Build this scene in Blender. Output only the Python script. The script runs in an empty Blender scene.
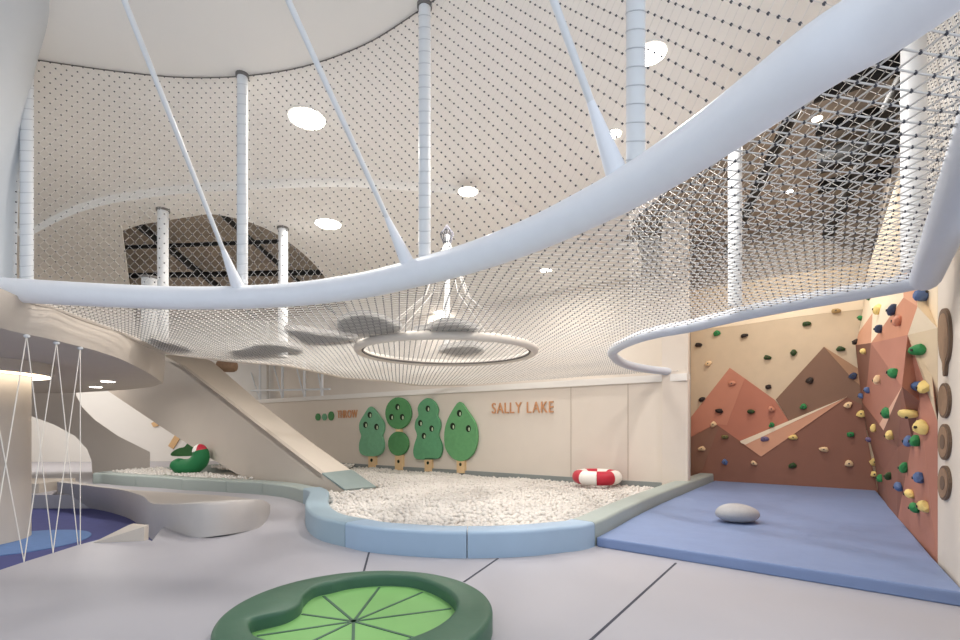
import bpy, bmesh, math, random
import numpy as np
from mathutils import Vector, Matrix, geometry
from mathutils.bvhtree import BVHTree

random.seed(7); np.random.seed(7)
S = bpy.context.scene
COL = S.collection
F, HZ, CH = 487.0, 428.0, 1.5          # focal length in px, horizon row, eye height

# ------------------------------------------------------------------ camera, sky, exposure
cam = bpy.data.cameras.new('camera'); co = bpy.data.objects.new('camera', cam); COL.objects.link(co)
co.location = (0, 0, CH); co.rotation_euler = (math.pi / 2, 0, 0)
cam.sensor_width = 36; cam.lens = 36 * F / 960; cam.shift_y = (HZ - 320) / 960
cam.clip_start = .03; cam.clip_end = 200
S.camera = co
w = bpy.data.worlds.new('daylight'); S.world = w; w.use_nodes = True
w.node_tree.nodes['Background'].inputs[0].default_value = (.80, .89, 1.0, 1)
w.node_tree.nodes['Background'].inputs[1].default_value = 1.2
LAMP = 78.0
S.view_settings.view_transform = 'Standard'; S.view_settings.look = 'None'
S.view_settings.exposure = 0.2; S.view_settings.gamma = 1; S.view_settings.use_curve_mapping = False
S.cycles.max_bounces = 10; S.cycles.diffuse_bounces = 6
S.cycles.use_denoising = True

# ------------------------------------------------------------------ projection helpers
U = Vector((.813, -.582, 0)); V = Vector((.582, .813, 0))
def P(px, py, z):
    Y = (CH - z) * F / (py - HZ)
    return Vector(((px - 480) / F * Y, Y, z))
def PV(px, py, p0, d):
    k = (px - 480) / F
    t = (k * p0[1] - p0[0]) / (d[0] - k * d[1])
    Y = p0[1] + t * d[1]
    return Vector((p0[0] + t * d[0], Y, CH - (py - HZ) / F * Y))
TW = Vector((4.62, 10.85, 0)); TWD = -U                       # wall with the trees
BW = Vector((6.2, 12.7, 0)); BWD = Vector((.799, -.602, 0))    # far climbing wall
RW = Vector((4.85, 5.17, 0)); RWD = Vector((.577, .817, 0))    # right wall
RN = Vector((-.817, .577, 0))                                  # right wall, into the room
BN = Vector((-.602, -.799, 0))                                 # far climbing wall, into the room

# ------------------------------------------------------------------ materials
def lin(c):
    return tuple(((v / 255) / 12.92 if v / 255 <= .04045 else ((v / 255 + .055) / 1.055) ** 2.4) for v in c)
MATS = {}
def mat(name, rgb, rough=.6, var=.04, scale=6, bump=0, bscale=60, metal=0, emit=0, ecol=None, spec=.3):
    if name in MATS: return MATS[name]
    m = bpy.data.materials.new(name); m.use_nodes = True
    n = m.node_tree.nodes; l = m.node_tree.links; b = n['Principled BSDF']
    c = lin(rgb)
    b.inputs['Roughness'].default_value = rough; b.inputs['Metallic'].default_value = metal
    b.inputs['Specular IOR Level'].default_value = spec
    tc = n.new('ShaderNodeTexCoord')
    if var:
        ns = n.new('ShaderNodeTexNoise'); ns.inputs['Scale'].default_value = scale; ns.inputs['Detail'].default_value = 5
        mx = n.new('ShaderNodeMix'); mx.data_type = 'RGBA'
        mx.inputs[6].default_value = (*[max(0, v * (1 - 2 * var)) for v in c], 1)
        mx.inputs[7].default_value = (*[min(1, v * (1 + 2 * var)) for v in c], 1)
        l.new(tc.outputs['Object'], ns.inputs['Vector']); l.new(ns.outputs['Fac'], mx.inputs[0]); l.new(mx.outputs[2], b.inputs['Base Color'])
    else:
        b.inputs['Base Color'].default_value = (*c, 1)
    if bump:
        nb = n.new('ShaderNodeTexNoise'); nb.inputs['Scale'].default_value = bscale; nb.inputs['Detail'].default_value = 3
        bp = n.new('ShaderNodeBump'); bp.inputs['Strength'].default_value = bump; bp.inputs['Distance'].default_value = .02
        l.new(tc.outputs['Object'], nb.inputs['Vector']); l.new(nb.outputs['Fac'], bp.inputs['Height']); l.new(bp.outputs['Normal'], b.inputs['Normal'])
    if emit:
        b.inputs['Emission Color'].default_value = (*(ecol or (1, .95, .87)), 1); b.inputs['Emission Strength'].default_value = emit
    MATS[name] = m
    return m
M_FLOOR = mat('pale vinyl', (173, 171, 177), .45, .025, 1.1, .05, 3)
M_SEAM = mat('dark seam', (70, 72, 82), .8, 0)
M_WALL = mat('warm white paint', (220, 210, 198), .7, .012, 3)
M_WHITE = mat('white paint', (230, 226, 220), .65, .01, 3)
M_CEIL = mat('ceiling paint', (240, 236, 230), .8, .01, 2)
M_BEIGE = mat('beige plaster', (202, 192, 181), .75, .015, 2)
M_TUBE = mat('white padded vinyl', (238, 240, 245), .42, .015, 8, .12, 14)
M_STEEL = mat('white steel', (222, 224, 226), .4, .01)
M_CORD = mat('net cord', (230, 226, 220), .85, .03, 40)
M_KNOT = mat('net knot', (84, 84, 90), .9, .03, 40)
M_EDGE = mat('net border rope', (110, 106, 102), .9, .05, 40)
M_FRAME = mat('pale blue padding', (202, 207, 217), .5, .015, 6)
M_DARK = mat('open ceiling', (160, 148, 134), .9, .06, 3)
M_BLACK = mat('black duct', (28, 27, 26), .6, .03)
M_LAMP = mat('lamp diffuser', (255, 250, 240), .5, 0, emit=9)
M_COVE = mat('cove light', (255, 244, 224), .5, 0, emit=5, ecol=(1, .86, .66))
M_PADB = mat('light blue vinyl', (160, 182, 204), .45, .02, 5, .05, 10)
M_PADG = mat('grey green vinyl', (164, 174, 170), .5, .02, 5, .05, 10)
M_MAT = mat('blue mat vinyl', (126, 144, 182), .5, .035, 4, .25, 5)
M_NAVY = mat('indigo carpet', (84, 88, 140), .9, .06, 8, .1, 50)
M_SKYB = mat('mid blue carpet', (106, 136, 186), .9, .05, 8, .1, 50)
M_DGRN = mat('dark green vinyl', (70, 104, 84), .42, .03, 6, .06, 12)
M_LGRN = mat('leaf green vinyl', (128, 182, 108), .5, .03, 4)
M_STONE = mat('grey stone fabric', (176, 175, 176), .85, .05, 30, .1, 60)
M_BALL = mat('white ball', (218, 213, 207), .35, 0)
M_TREE = [mat('felt green %d' % i, c, .85, .08, 9, .1, 40) for i, c in enumerate([(118, 174, 138), (88, 146, 94), (100, 160, 118), (106, 164, 112)])]
M_TRUNK = mat('plywood', (226, 194, 150), .7, .05, 12)
M_HOLE = mat('dark hole', (30, 44, 30), .8, 0)
M_LEAF = mat('pale leaf', (200, 214, 180), .7, 0)
M_COPPER = mat('copper letter', (204, 152, 112), .5, .03)
M_SAND = mat('sand ply', (208, 188, 160), .75, .03, 5)
M_CREAM = mat('cream ply', (240, 222, 194), .75, .02, 5)
M_PINK = mat('pink brown ply', (186, 122, 100), .75, .02, 5)
M_PINK2 = mat('light pink brown ply', (196, 134, 110), .75, .02, 5)
M_OLIVE = mat('olive brown ply', (134, 104, 86), .75, .02, 5)
M_OLIVE2 = mat('light olive brown ply', (172, 134, 104), .75, .02, 5)
M_BROWN = mat('brown ply', (140, 98, 82), .75, .02, 5)
M_BROWN2 = mat('light brown ply', (140, 104, 86), .75, .02, 5)
M_SALM = mat('salmon ply', (214, 160, 130), .75, .02, 5)
M_RED = mat('reddish brown ply', (180, 124, 106), .75, .02, 5)
M_RED2 = mat('deep reddish brown ply', (148, 102, 86), .75, .02, 5)
M_WOOD = mat('brown wood', (150, 122, 98), .6, .12, 14)
M_WOODD = mat('dark wood rim', (112, 92, 76), .6, .05, 14)
M_STRING = mat('white string', (238, 232, 222), .8, 0)
M_GPAD = mat('grey cushion fabric', (150, 148, 146), .85, .03, 20)
M_REDV = mat('red vinyl', (196, 52, 70), .4, .02)
M_WHITEV = mat('white vinyl', (240, 236, 230), .4, .01)
M_BOLT = mat('steel bolt', (70, 66, 62), .4, 0, metal=.6)
M_TAUPE = mat('taupe strip', (166, 150, 134), .7, .02)

# ------------------------------------------------------------------ mesh helpers
class MB:
    def __init__(s): s.v = []; s.f = []; s.m = []
    def add(s, v, f, mi=0):
        o = len(s.v); s.v += [tuple(p) for p in v]; s.f += [tuple(i + o for i in q) for q in f]; s.m += [mi] * len(f); return s
    def box(s, c, d, mi=0, ax=None):
        ax = ax or (Vector((1, 0, 0)), Vector((0, 1, 0)), Vector((0, 0, 1))); c = Vector(c)
        v = [c + ax[0] * d[0] * i / 2 + ax[1] * d[1] * j / 2 + ax[2] * d[2] * k / 2 for i in (-1, 1) for j in (-1, 1) for k in (-1, 1)]
        return s.add(v, [(0, 1, 3, 2), (4, 6, 7, 5), (0, 4, 5, 1), (2, 3, 7, 6), (0, 2, 6, 4), (1, 5, 7, 3)], mi)
    def tube(s, path, r, seg=12, mi=0, closed=False):
        pts = [Vector(p) for p in path]; n = len(pts); rs = r if isinstance(r, (list, tuple)) else [r] * n
        v = []; f = []; nrm = None
        for i, p in enumerate(pts):
            a = pts[(i - 1) % n] if (i or closed) else p; b = pts[(i + 1) % n] if (i < n - 1 or closed) else p
            t = (b - a).normalized()
            if nrm is None:
                nrm = t.cross(Vector((0, 0, 1)))
                if nrm.length < .05: nrm = t.cross(Vector((1, 0, 0)))
            nrm = (nrm - t * nrm.dot(t)).normalized(); bn = t.cross(nrm)
            v += [p + (nrm * math.cos(2 * math.pi * k / seg) + bn * math.sin(2 * math.pi * k / seg)) * rs[i] for k in range(seg)]
        for i in range(n if closed else n - 1):
            j = (i + 1) % n
            f += [(i * seg + k, i * seg + (k + 1) % seg, j * seg + (k + 1) % seg, j * seg + k) for k in range(seg)]
        if not closed:
            f += [tuple(range(seg))[::-1], tuple((n - 1) * seg + k for k in range(seg))]
        return s.add(v, f, mi)
    def extr(s, loop, vec, mi=0):                       # extrude a planar loop along vec
        loop = [Vector(p) for p in loop]; vec = Vector(vec); n = len(loop)
        tri = geometry.tessellate_polygon([loop])
        v = loop + [p + vec for p in loop]
        f = [tuple(t) for t in tri] + [tuple(i + n for i in t[::-1]) for t in tri] + [(i, (i + 1) % n, (i + 1) % n + n, i + n) for i in range(n)]
        return s.add(v, f, mi)
    def slab(s, loops, z0, z1, mi=0):                   # plan polygon with holes
        L = [[Vector((p[0], p[1], 0)) for p in l] for l in loops]
        tri = geometry.tessellate_polygon(L); fl = [p for l in L for p in l]; n = len(fl)
        v = [(p.x, p.y, z0) for p in fl] + [(p.x, p.y, z1) for p in fl]
        f = [tuple(t) for t in tri] + [tuple(i + n for i in t[::-1]) for t in tri]; o = 0
        for l in L:
            k = len(l); f += [(o + i, o + (i + 1) % k, o + (i + 1) % k + n, o + i + n) for i in range(k)]; o += k
        return s.add(v, f, mi)
    def lathe(s, prof, c, seg=24, mi=0, sx=1, sy=1, rot=None):
        c = Vector(c); v = []; n = len(prof)
        for r, z in prof:
            for k in range(seg):
                a = 2 * math.pi * k / seg; p = Vector((r * sx * math.cos(a), r * sy * math.sin(a), z))
                v.append(c + (rot @ p if rot else p))
        f = [(i * seg + k, i * seg + (k + 1) % seg, (i + 1) * seg + (k + 1) % seg, (i + 1) * seg + k) for i in range(n - 1) for k in range(seg)]
        f += [tuple(range(seg))[::-1], tuple((n - 1) * seg + k for k in range(seg))]
        return s.add(v, f, mi)

BASE = {}
def obj(name, mb, mats, parent=None, origin=None, smooth=True, angle=.7, bevel=0):
    mats = mats if isinstance(mats, (list, tuple)) else [mats]
    v = np.array(mb.v, dtype=float)
    if parent is not None: off = BASE[parent.name]
    elif origin is not None: off = Vector(origin)
    else:
        mn, mx = v.min(0), v.max(0); off = Vector(((mn[0] + mx[0]) / 2, (mn[1] + mx[1]) / 2, mn[2]))
    me = bpy.data.meshes.new(name)
    me.from_pydata([tuple(p) for p in v - np.array(off)], [], mb.f)
    for m in mats: me.materials.append(m)
    if len(mats) > 1: me.polygons.foreach_set('material_index', mb.m)
    bm = bmesh.new(); bm.from_mesh(me); bmesh.ops.recalc_face_normals(bm, faces=bm.faces); bm.to_mesh(me); bm.free()
    if smooth:
        me.shade_smooth(); me.set_sharp_from_angle(angle=angle)
    o = bpy.data.objects.new(name, me); COL.objects.link(o)
    if parent is not None: o.parent = parent
    else: o.location = off
    BASE[o.name] = Vector(off)
    if bevel:
        b = o.modifiers.new('edge', 'BEVEL'); b.width = bevel; b.segments = 3; b.limit_method = 'ANGLE'; b.angle_limit = .8
    return o
def tag(o, label, cat, group=None, kind=None):
    o['label'] = label; o['category'] = cat
    if group: o['group'] = group
    if kind: o['kind'] = kind
    return o
def thing(name, loc, label, cat, group=None):
    o = bpy.data.objects.new(name, None); COL.objects.link(o); o.location = loc; o.empty_display_size = .2
    BASE[o.name] = Vector(loc); return tag(o, label, cat, group)
def struct(name, mb, m, **k):
    o = obj(name, mb, m, **k); o['kind'] = 'structure'; return o
def cr(pts, n=6, closed=False):                        # Catmull-Rom
    pts = [Vector(p) for p in pts]; N = len(pts); out = []
    for i in range(N if closed else N - 1):
        g = (lambda j: pts[j % N]) if closed else (lambda j: pts[max(0, min(N - 1, j))])
        a, b, c, d = g(i - 1), g(i), g(i + 1), g(i + 2)
        for k in range(n):
            t = k / n
            out.append(.5 * ((2 * b) + (c - a) * t + (2 * a - 5 * b + 4 * c - d) * t * t + (3 * b - a - 3 * c + d) * t ** 3))
    if not closed: out.append(pts[-1])
    return out
def xy(p): return (p[0], p[1])

# ------------------------------------------------------------------ nets (numpy)
def net_object(name, nodes, edges, r=.0035, kr=.011, parent=None, knots=None, m1=M_CORD, m2=M_KNOT):
    nodes = np.asarray(nodes, float); edges = np.asarray(edges, int)
    a = nodes[edges[:, 0]]; b = nodes[edges[:, 1]]; t = b - a; t /= np.linalg.norm(t, axis=1)[:, None] + 1e-9
    ref = np.where(np.abs(t[:, 2:3]) > .9, np.array([[1., 0, 0]]), np.array([[0, 0, 1.]]))
    n1 = np.cross(t, ref); n1 /= np.linalg.norm(n1, axis=1)[:, None]; n2 = np.cross(t, n1)
    E = len(edges); vs = np.empty((E, 6, 3))
    for k in range(3):
        o = (n1 * math.cos(k * 2.0944) + n2 * math.sin(k * 2.0944)) * r
        vs[:, k] = a + o; vs[:, 3 + k] = b + o
    q = np.array([[0, 1, 4, 3], [1, 2, 5, 4], [2, 0, 3, 5]])
    fq = (q[None] + (np.arange(E) * 6)[:, None, None]).reshape(-1, 4)
    kn = nodes if knots is None else nodes[knots]
    d = np.array([[1, 0, 0], [-1, 0, 0], [0, 1, 0], [0, -1, 0], [0, 0, 1], [0, 0, -1]]) * kr
    vk = (kn[:, None] + d[None]).reshape(-1, 3)
    tri = np.array([[0, 2, 4], [2, 1, 4], [1, 3, 4], [3, 0, 4], [2, 0, 5], [1, 2, 5], [3, 1, 5], [0, 3, 5]])
    fk = (tri[None] + (np.arange(len(kn)) * 6)[:, None, None] + E * 6).reshape(-1, 3)
    verts = np.vstack([vs.reshape(-1, 3), vk]); off = BASE[parent.name] if parent else Vector((0, 0, 0))
    verts = verts - np.array(off)
    me = bpy.data.meshes.new(name)
    me.vertices.add(len(verts)); me.vertices.foreach_set('co', verts.ravel())
    nl = fq.size + fk.size; me.loops.add(nl); me.loops.foreach_set('vertex_index', np.concatenate([fq.ravel(), fk.ravel()]))
    np_ = len(fq) + len(fk); me.polygons.add(np_)
    st = np.concatenate([np.arange(len(fq)) * 4, fq.size + np.arange(len(fk)) * 3]); me.polygons.foreach_set('loop_start', st)
    me.materials.append(m1); me.materials.append(m2)
    me.polygons.foreach_set('material_index', np.concatenate([np.zeros(len(fq), int), np.ones(len(fk), int)]))
    me.update(calc_edges=True); me.validate()
    o = bpy.data.objects.new(name, me); COL.objects.link(o)
    if parent: o.parent = parent
    BASE[o.name] = off
    return o
def inside(x, y, poly):
    x = np.asarray(x); y = np.asarray(y); c = np.zeros(x.shape, bool); n = len(poly); j = n - 1
    for i in range(n):
        xi, yi = poly[i][0], poly[i][1]; xj, yj = poly[j][0], poly[j][1]
        if yi != yj:
            c ^= ((yi > y) != (yj > y)) & (x < (xj - xi) * (y - yi) / (yj - yi) + xi)
        j = i
    return c
def curtain(name, path, z0, z1, wd=.115, hd=.115, r=.003, kr=.011, parent=None):
    p = np.array([(q[0], q[1]) for q in path]); sl = np.r_[0, np.cumsum(np.linalg.norm(np.diff(p, axis=0), axis=1))]
    ni = int(sl[-1] / wd); nj = int(round((z1 - z0) / (hd / 2))); idx = {}; nodes = []
    zf = z0 if callable(z0) else None
    for j in range(nj + 1):
        for i in range(ni + 1):
            s_ = min(sl[-1], (i + .5 * (j % 2)) * wd); idx[i, j] = len(nodes)
            x, y = np.interp(s_, sl, p[:, 0]), np.interp(s_, sl, p[:, 1])
            nodes.append((x, y, z0 + (z1 - z0) * j / nj))
    ed = []
    for j in range(nj):
        for i in range(ni + 1):
            for di in ((0, -1) if j % 2 == 0 else (0, 1)):
                if (i + di, j + 1) in idx: ed.append((idx[i, j], idx[i + di, j + 1]))
    return net_object(name, nodes, ed, r, kr, parent)

# ------------------------------------------------------------------ plan of the upper net
def netz(x, y):
    s_ = .582 * x + .813 * y
    return 2.92 - .14 * min(1, max(0, (s_ - 4.5) / 7))
def PN(px, py, dz=0):                                   # pixel on the net floor
    z = 2.85
    for _ in range(12):
        p = P(px, py, z); z = netz(p.x, p.y) + dz
    return P(px, py, z)
TZ = 3.0
tube_px = [(8, 290), (60, 293), (120, 296), (180, 298), (240, 297.5), (300, 294), (360, 286), (410, 274.5), (470, 258), (530, 236), (590, 208), (640, 181), (700, 143), (760, 100), (820, 56), (880, 20), (925, -12)]
tube_path = [P(x, y, TZ) for x, y in tube_px]
tp = cr(tube_path, 5)
d_end = (tp[-1] - tp[-3]).normalized()
tp += [tp[-1] + d_end * .35 + Vector((-.02, 0, 0)), tp[-1] + d_end * .8 + Vector((-.08, 0, 0))]
frame_px = [(925, 279), (880, 288), (800, 302), (740, 314), (690, 326), (660, 331.5), (635, 338.5), (616, 348), (613, 355), (625, 364), (650, 369.5), (686, 373)]
frame_path = [PN(x, y) for x, y in frame_px]
fcorner = frame_path[0]
near_dir = (PN(962, 186) - fcorner).normalized()
fnear = [fcorner + near_dir * 2.2, fcorner + near_dir * 3.3]
far_px = [(690, 375), (640, 378), (560, 382), (480, 386), (420, 385), (390, 381), (345, 377.5), (330, 374.5), (290, 366), (260, 363), (230, 360.5), (200, 357), (165, 352), (140, 341), (120, 332.5), (100, 325), (80, 318), (55, 308.5), (30, 301)]
def twclip(p):
    s_ = (p - TW).dot(V)
    return p - V * max(0, s_ + .08)
far_path = [twclip(PN(x, y)) for x, y in far_px]

# ================================================================== SETTING
# floor, with the sunken blue corner cut out
edge_px = [(-80, 597), (0, 570), (24, 562), (53, 553), (78, 545), (105, 538), (140, 536), (152, 541)]
hole = [P(x, y, 0) for x, y in edge_px] + [Vector(p) for p in ((-5.4, 8.6, 0), (-6.6, 9.7, 0), (-8.6, 10.9, 0), (-10.6, 10.9, 0), (-13, 9.4, 0), (-13, 5.2, 0))]
floor = struct('floor', MB().slab([[(-24, -3), (3, -3), (12, 9), (12, 26), (-24, 26)], hole], -.36, 0), M_FLOOR, smooth=False)
struct('floor_sunken', MB().slab([[(-14, 3.5), (-4, 3.5), (-4, 12), (-14, 12)]], -.4, -.3), M_NAVY, smooth=False)
def seam(pts, n):
    mb = MB(); pts = [Vector((p[0], p[1], 0)) for p in pts]
    for a, b in zip(pts, pts[1:]):
        d = (b - a); l = d.length; d.normalize(); s = d.cross(Vector((0, 0, 1)))
        mb.box((a + b) / 2 + Vector((0, 0, .0005)), (l, .022, .005), 0, (d, s, Vector((0, 0, 1))))
    struct('trim_%d' % n, mb, M_SEAM, smooth=False)
seam([P(676, 563, 0), P(590, 641, 0)], 1); seam([P(498, 558.5, 0), P(464, 582, 0)], 2); seam([P(369, 552.5, 0), P(364, 571, 0)], 3)

# wall with the felt trees, ledge, upper wall behind it
TWL = TW + TWD * 19.5
def wallbox(a, b, z0, z1, th, nrm):
    return MB().extr([Vector((a.x, a.y, z0)), Vector((b.x, b.y, z0)), Vector((b.x, b.y, z1)), Vector((a.x, a.y, z1))], nrm * th)
struct('wall_back', wallbox(TW, TWL, 0, 2.6, .3, V), M_WALL, smooth=False)
struct('wall_back_upper', wallbox(TW + V * 1.2 - U * .32, TWL + V * 1.2, 2.6, 6.4, .2, V), M_WALL, smooth=False)
struct('trim_pillar', MB().box(TW + Vector((0, 0, 4.4)) - U * .14 + V * .1, (.22, .2, 3.6), 0, (U, V, Vector((0, 0, 1)))), M_WALL, smooth=False)
mb = MB(); mb.extr([Vector((TW.x, TW.y, 2.56)) - V * .06, Vector((TWL.x, TWL.y, 2.56)) - V * .06, Vector((TWL.x, TWL.y, 2.72)) - V * .06, Vector((TW.x, TW.y, 2.72)) - V * .06], V * .36)
struct('trim_ledge', mb, M_WHITE, smooth=False)
for i, px in enumerate((571, 628)):
    p = PV(px, 430, TW, TWD); struct('trim_joint_%d' % i, MB().box((p.x, p.y, 1.3), (.012, .012, 2.5), 0, (U, V, Vector((0, 0, 1)))), M_TAUPE, smooth=False)
sp = [PV(x, y, TW, TWD) for x, y in ((335, 467), (640, 487))]
struct('baseboard_back', MB().extr([Vector((TW.x, TW.y, .0)), Vector((TW.x, TW.y, .25)), Vector((TWL.x, TWL.y, .22)), Vector((TWL.x, TWL.y, 0))], -V * .07), mat('slate padding', (140, 146, 144), .6, .02), smooth=False)
RET = Vector((5.66, 13.1, 0))
struct('wall_return', MB().extr([TW + Vector((.02, 0, 0)), RET, RET + Vector((0, 0, 6.4)), TW + Vector((.02, 0, 6.4))], (-.5, .23, 0)), M_WALL, smooth=False)
LB = Vector((TWL.x, TWL.y, 0))
struct('wall_far_left', wallbox(LB + Vector((1.5, 0, 0)), Vector((-25, LB.y - 1.0, 0)), 0, 6.4, .3, Vector((0, 1, 0))), M_WHITE, smooth=False)
struct('wall_left', wallbox(Vector((-22, 6, 0)), Vector((-22, 24, 0)), 0, 6.4, .3, Vector((-1, 0, 0))), M_WALL, smooth=False)
# right wall (white) and its upper strip
R0 = RW - RWD * 2.6; R1 = Vector((8.79, 10.75, 0)) + RWD * 2
struct('wall_right', wallbox(R0, R1, 0, 6.4, .3, -RN), M_WALL, smooth=False)
a = PV(931, 40, RW, RWD); b = PV(941, 40, RW, RWD)
struct('trim_brown', MB().extr([Vector((a.x, a.y, 3.1)), Vector((b.x, b.y, 3.1)), Vector((b.x, b.y, 5.6)), Vector((a.x, a.y, 5.6))], RN * .03), M_TAUPE, smooth=False)
# wall behind the far climbing panels
struct('wall_climb', wallbox(Vector((5.4, 13.3, 0)), BW + BWD * 5.2, 0, 6.4, .2, -BN), mat('grey plaster', (150, 138, 124), .9, .03), smooth=False)

# ceilings
main = [(-9, -2), (1.2, -2), (4.4, 2.6), (4.3, 4.6), (3.7, 6.6), (3.05, 9.3), (3.2, 11), (1.7, 11.2), (0, 9.4), (-2.46, 9.0), (-3.98, 9.1), (-5.1, 9.3), (-6.8, 9.8), (-9.2, 11), (-16, 12), (-16, 5.5), (-9, 5.5)]
struct('ceiling', MB().slab([main], 5.6, 5.7), M_CEIL, smooth=False)
oc = [P(x, y, 5.45) for x, y in ((30, 236), (65, 218), (100, 206), (140, 199), (180, 194), (240, 190), (330, 187), (400, 190), (480, 199), (560, 232), (610, 252))]
oc = [xy(p) for p in cr(oc, 4)]
arch = [P(x, y, 5.45) for x, y in ((121, 226), (150, 218), (190, 214), (225, 216), (262, 227), (290, 243), (315, 265), (332, 287))]
arch = [xy(p) for p in cr(arch, 4)] + [(-4.6, 22), (-15.5, 22)]
struct('ceiling_dropped', MB().slab([[(-22, 10.5)] + oc + [(3.4, 10.6), (4.0, 12), (5.0, 15.5), (5.0, 26), (-22, 26)], arch], 5.45, 5.6), M_CEIL, smooth=False)
struct('ceiling_open', MB().slab([[(2.2, 2), (14, 2), (14, 20), (2.2, 20)]], 6.4, 6.5), M_DARK, smooth=False)
struct('ceiling_open_left', MB().slab([[(-20, 7), (-3, 7), (-3, 26), (-20, 26)]], 6.4, 6.5), mat('open ceiling light', (168, 154, 138), .9, .08, 3), smooth=False)
def duct(a, b, r, label):
    tag(obj('ceiling_duct', MB().tube([a, b], r, 10), M_BLACK), label, 'duct', 'black ducts and trusses under the open ceiling')
for k in range(5):
    q = Vector((4.4, 5.4, 6.1)) + V * (1.1 * k)
    duct(q - U * .6, q + U * 4.2, (.10, .16, .09, .2, .12)[k], 'black duct over the climbing corner, %s from the front, seen through the net' % ('first', 'second', 'third', 'fourth', 'fifth')[k])
duct(Vector((4.9, 5.2, 5.95)), Vector((8.0, 11.2, 5.95)), .12, 'long black pipe running lengthwise over the blue mat')
duct(Vector((4.3, 6.6, 5.9)), Vector((6.2, 12.2, 5.9)), .09, 'thin black pipe running lengthwise along the edge of the white ceiling')
for k, (x0, y0, x1, y1, rr_, zz) in enumerate(((-8.2, 10.3, -3.6, 10.7, .07, 6.2), (-9.5, 12.2, -3.4, 11.6, .05, 6.0), (-7.6, 10.2, -9.2, 20, .10, 6.1), (-5.6, 10.2, -5.9, 20, .06, 6.15), (-10.5, 14.4, -3.2, 14.0, .08, 6.0))):
    duct(Vector((x0, y0, zz)), Vector((x1, y1, zz)), rr_, 'dark duct inside the arched ceiling opening, %s' % ('frontmost crosswise one', 'second crosswise one', 'left lengthwise one', 'right lengthwise one', 'rearmost crosswise one')[k])

# near left wall end (white, flaring into the ceiling)
up_ = cr([(-4.90, 5.40, 0), (-4.12, 4.66, 0), (-3.5, 3.7, 0), (-3.15, 2.4, 0)], 6)
dn_ = cr([(-5.14, 5.40, 0), (-5.2, 4.7, 0), (-5.25, 3.7, 0), (-5.3, 2.4, 0)], 6)
mb = MB(); rows = []
for k in range(15):
    t_ = k / 14; e_ = t_ ** 3.2; z = 2.6 + 3.0 * t_
    rows.append([Vector((a.x * (1 - e_) + b.x * e_, a.y * (1 - e_) + b.y * e_, z)) for a, b in zip(dn_, up_)])
n = len(up_); m_ = len(rows)
v = [p for r_ in rows for p in r_] + [p + Vector((-1.2, .05, 0)) for r_ in rows for p in r_]
f = [(i * n + j, i * n + j + 1, (i + 1) * n + j + 1, (i + 1) * n + j) for i in range(m_ - 1) for j in range(n - 1)]
f += [tuple(q + n * m_ for q in t_) for t_ in f]
f += [(i * n, (i + 1) * n, (i + 1) * n + n * m_, i * n + n * m_) for i in range(m_ - 1)]
struct('wall_left_front', mb.add(v, f), mat('shaded white paint', (204, 208, 212), .65, .01, 3))  # white wall; its bluish shade is put into this greyer colour

# mezzanine slab with its curved fascia
top_px = [(-40, 270), (0, 288), (30, 301), (55, 308), (80, 318), (100, 325), (120, 332), (140, 341), (165, 352)]
low_px = [(-40, 318), (0, 328), (20, 333), (45, 338), (70, 344), (100, 352), (125, 361), (150, 374), (163, 383)]
tl = [P(x, y, 2.92) for x, y in top_px]; ll = [P(x, y, 2.55) for x, y in low_px]
tl = cr(tl, 4); ll = cr(ll, 4); mb = MB(); rows = []; K = 6
for k in range(K + 1):
    t = k / K; bul = math.sin(t * math.pi) * .05
    rows.append([a.lerp(b, t) + Vector((bul, -bul, 0)) for a, b in zip(ll, tl)])
v = [p for r_ in rows for p in r_]; nn = len(ll)
f = [(i * nn + j, i * nn + j + 1, (i + 1) * nn + j + 1, (i + 1) * nn + j) for i in range(K) for j in range(nn - 1)]
mb.add(v, f)
E1 = ll[-1]
soff = [xy(p) for p in ll] + [xy(P(152, 387, 2.55)), xy(P(130, 389.5, 2.55)), xy(P(107, 391, 2.55)), xy(P(70, 393, 2.55)), (-20, 15.0), (-20, 4.6)]
mb.slab([soff], 2.55, 2.56)
topp = [xy(p) for p in tl] + [(-8.3, 12.4), (-9.2, 13.3), (-10.6, 13.8), (-12.2, 14.6), (-20, 15.4), (-20, 4.6)]
mb.slab([topp], 2.88, 2.92)
e_low = [Vector((p[0], p[1], 2.55)) for p in soff[nn - 1:nn + 4]]; e_top = [Vector((p[0], p[1], 2.92)) for p in topp[nn - 1:nn + 4]]
mb.add(e_low + e_top, [(i, i + 1, i + 6, i + 5) for i in range(4)])
struct('trim_mezzanine', mb, M_BEIGE)

# big round column and its cove ring
cc = Vector((-8.14, 7.66, 0))
struct('trim_column', MB().lathe([(.8, -.31), (.8, 2.54)], cc, 48), M_BEIGE)
struct('trim_column_capital', MB().lathe([(1.06, 2.36), (1.1, 2.4), (1.1, 2.56)], cc, 48), M_BEIGE)
t = thing('cove_light', (cc.x, cc.y, 2.33), 'glowing ring light around the head of the wide round column at the left edge', 'light')
mb = MB(); sg = 48; mb.add([(cc.x + r_ * math.cos(k * 2 * math.pi / sg), cc.y + r_ * math.sin(k * 2 * math.pi / sg), z) for z in (2.35, 2.365) for r_ in (.82, 1.05) for k in range(sg)],
    [q for k in range(sg) for q in ((k, (k + 1) % sg, sg + (k + 1) % sg, sg + k), (2 * sg + k, 3 * sg + k, 3 * sg + (k + 1) % sg, 2 * sg + (k + 1) % sg))])
obj('diffuser', mb, M_COVE, t)

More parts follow.
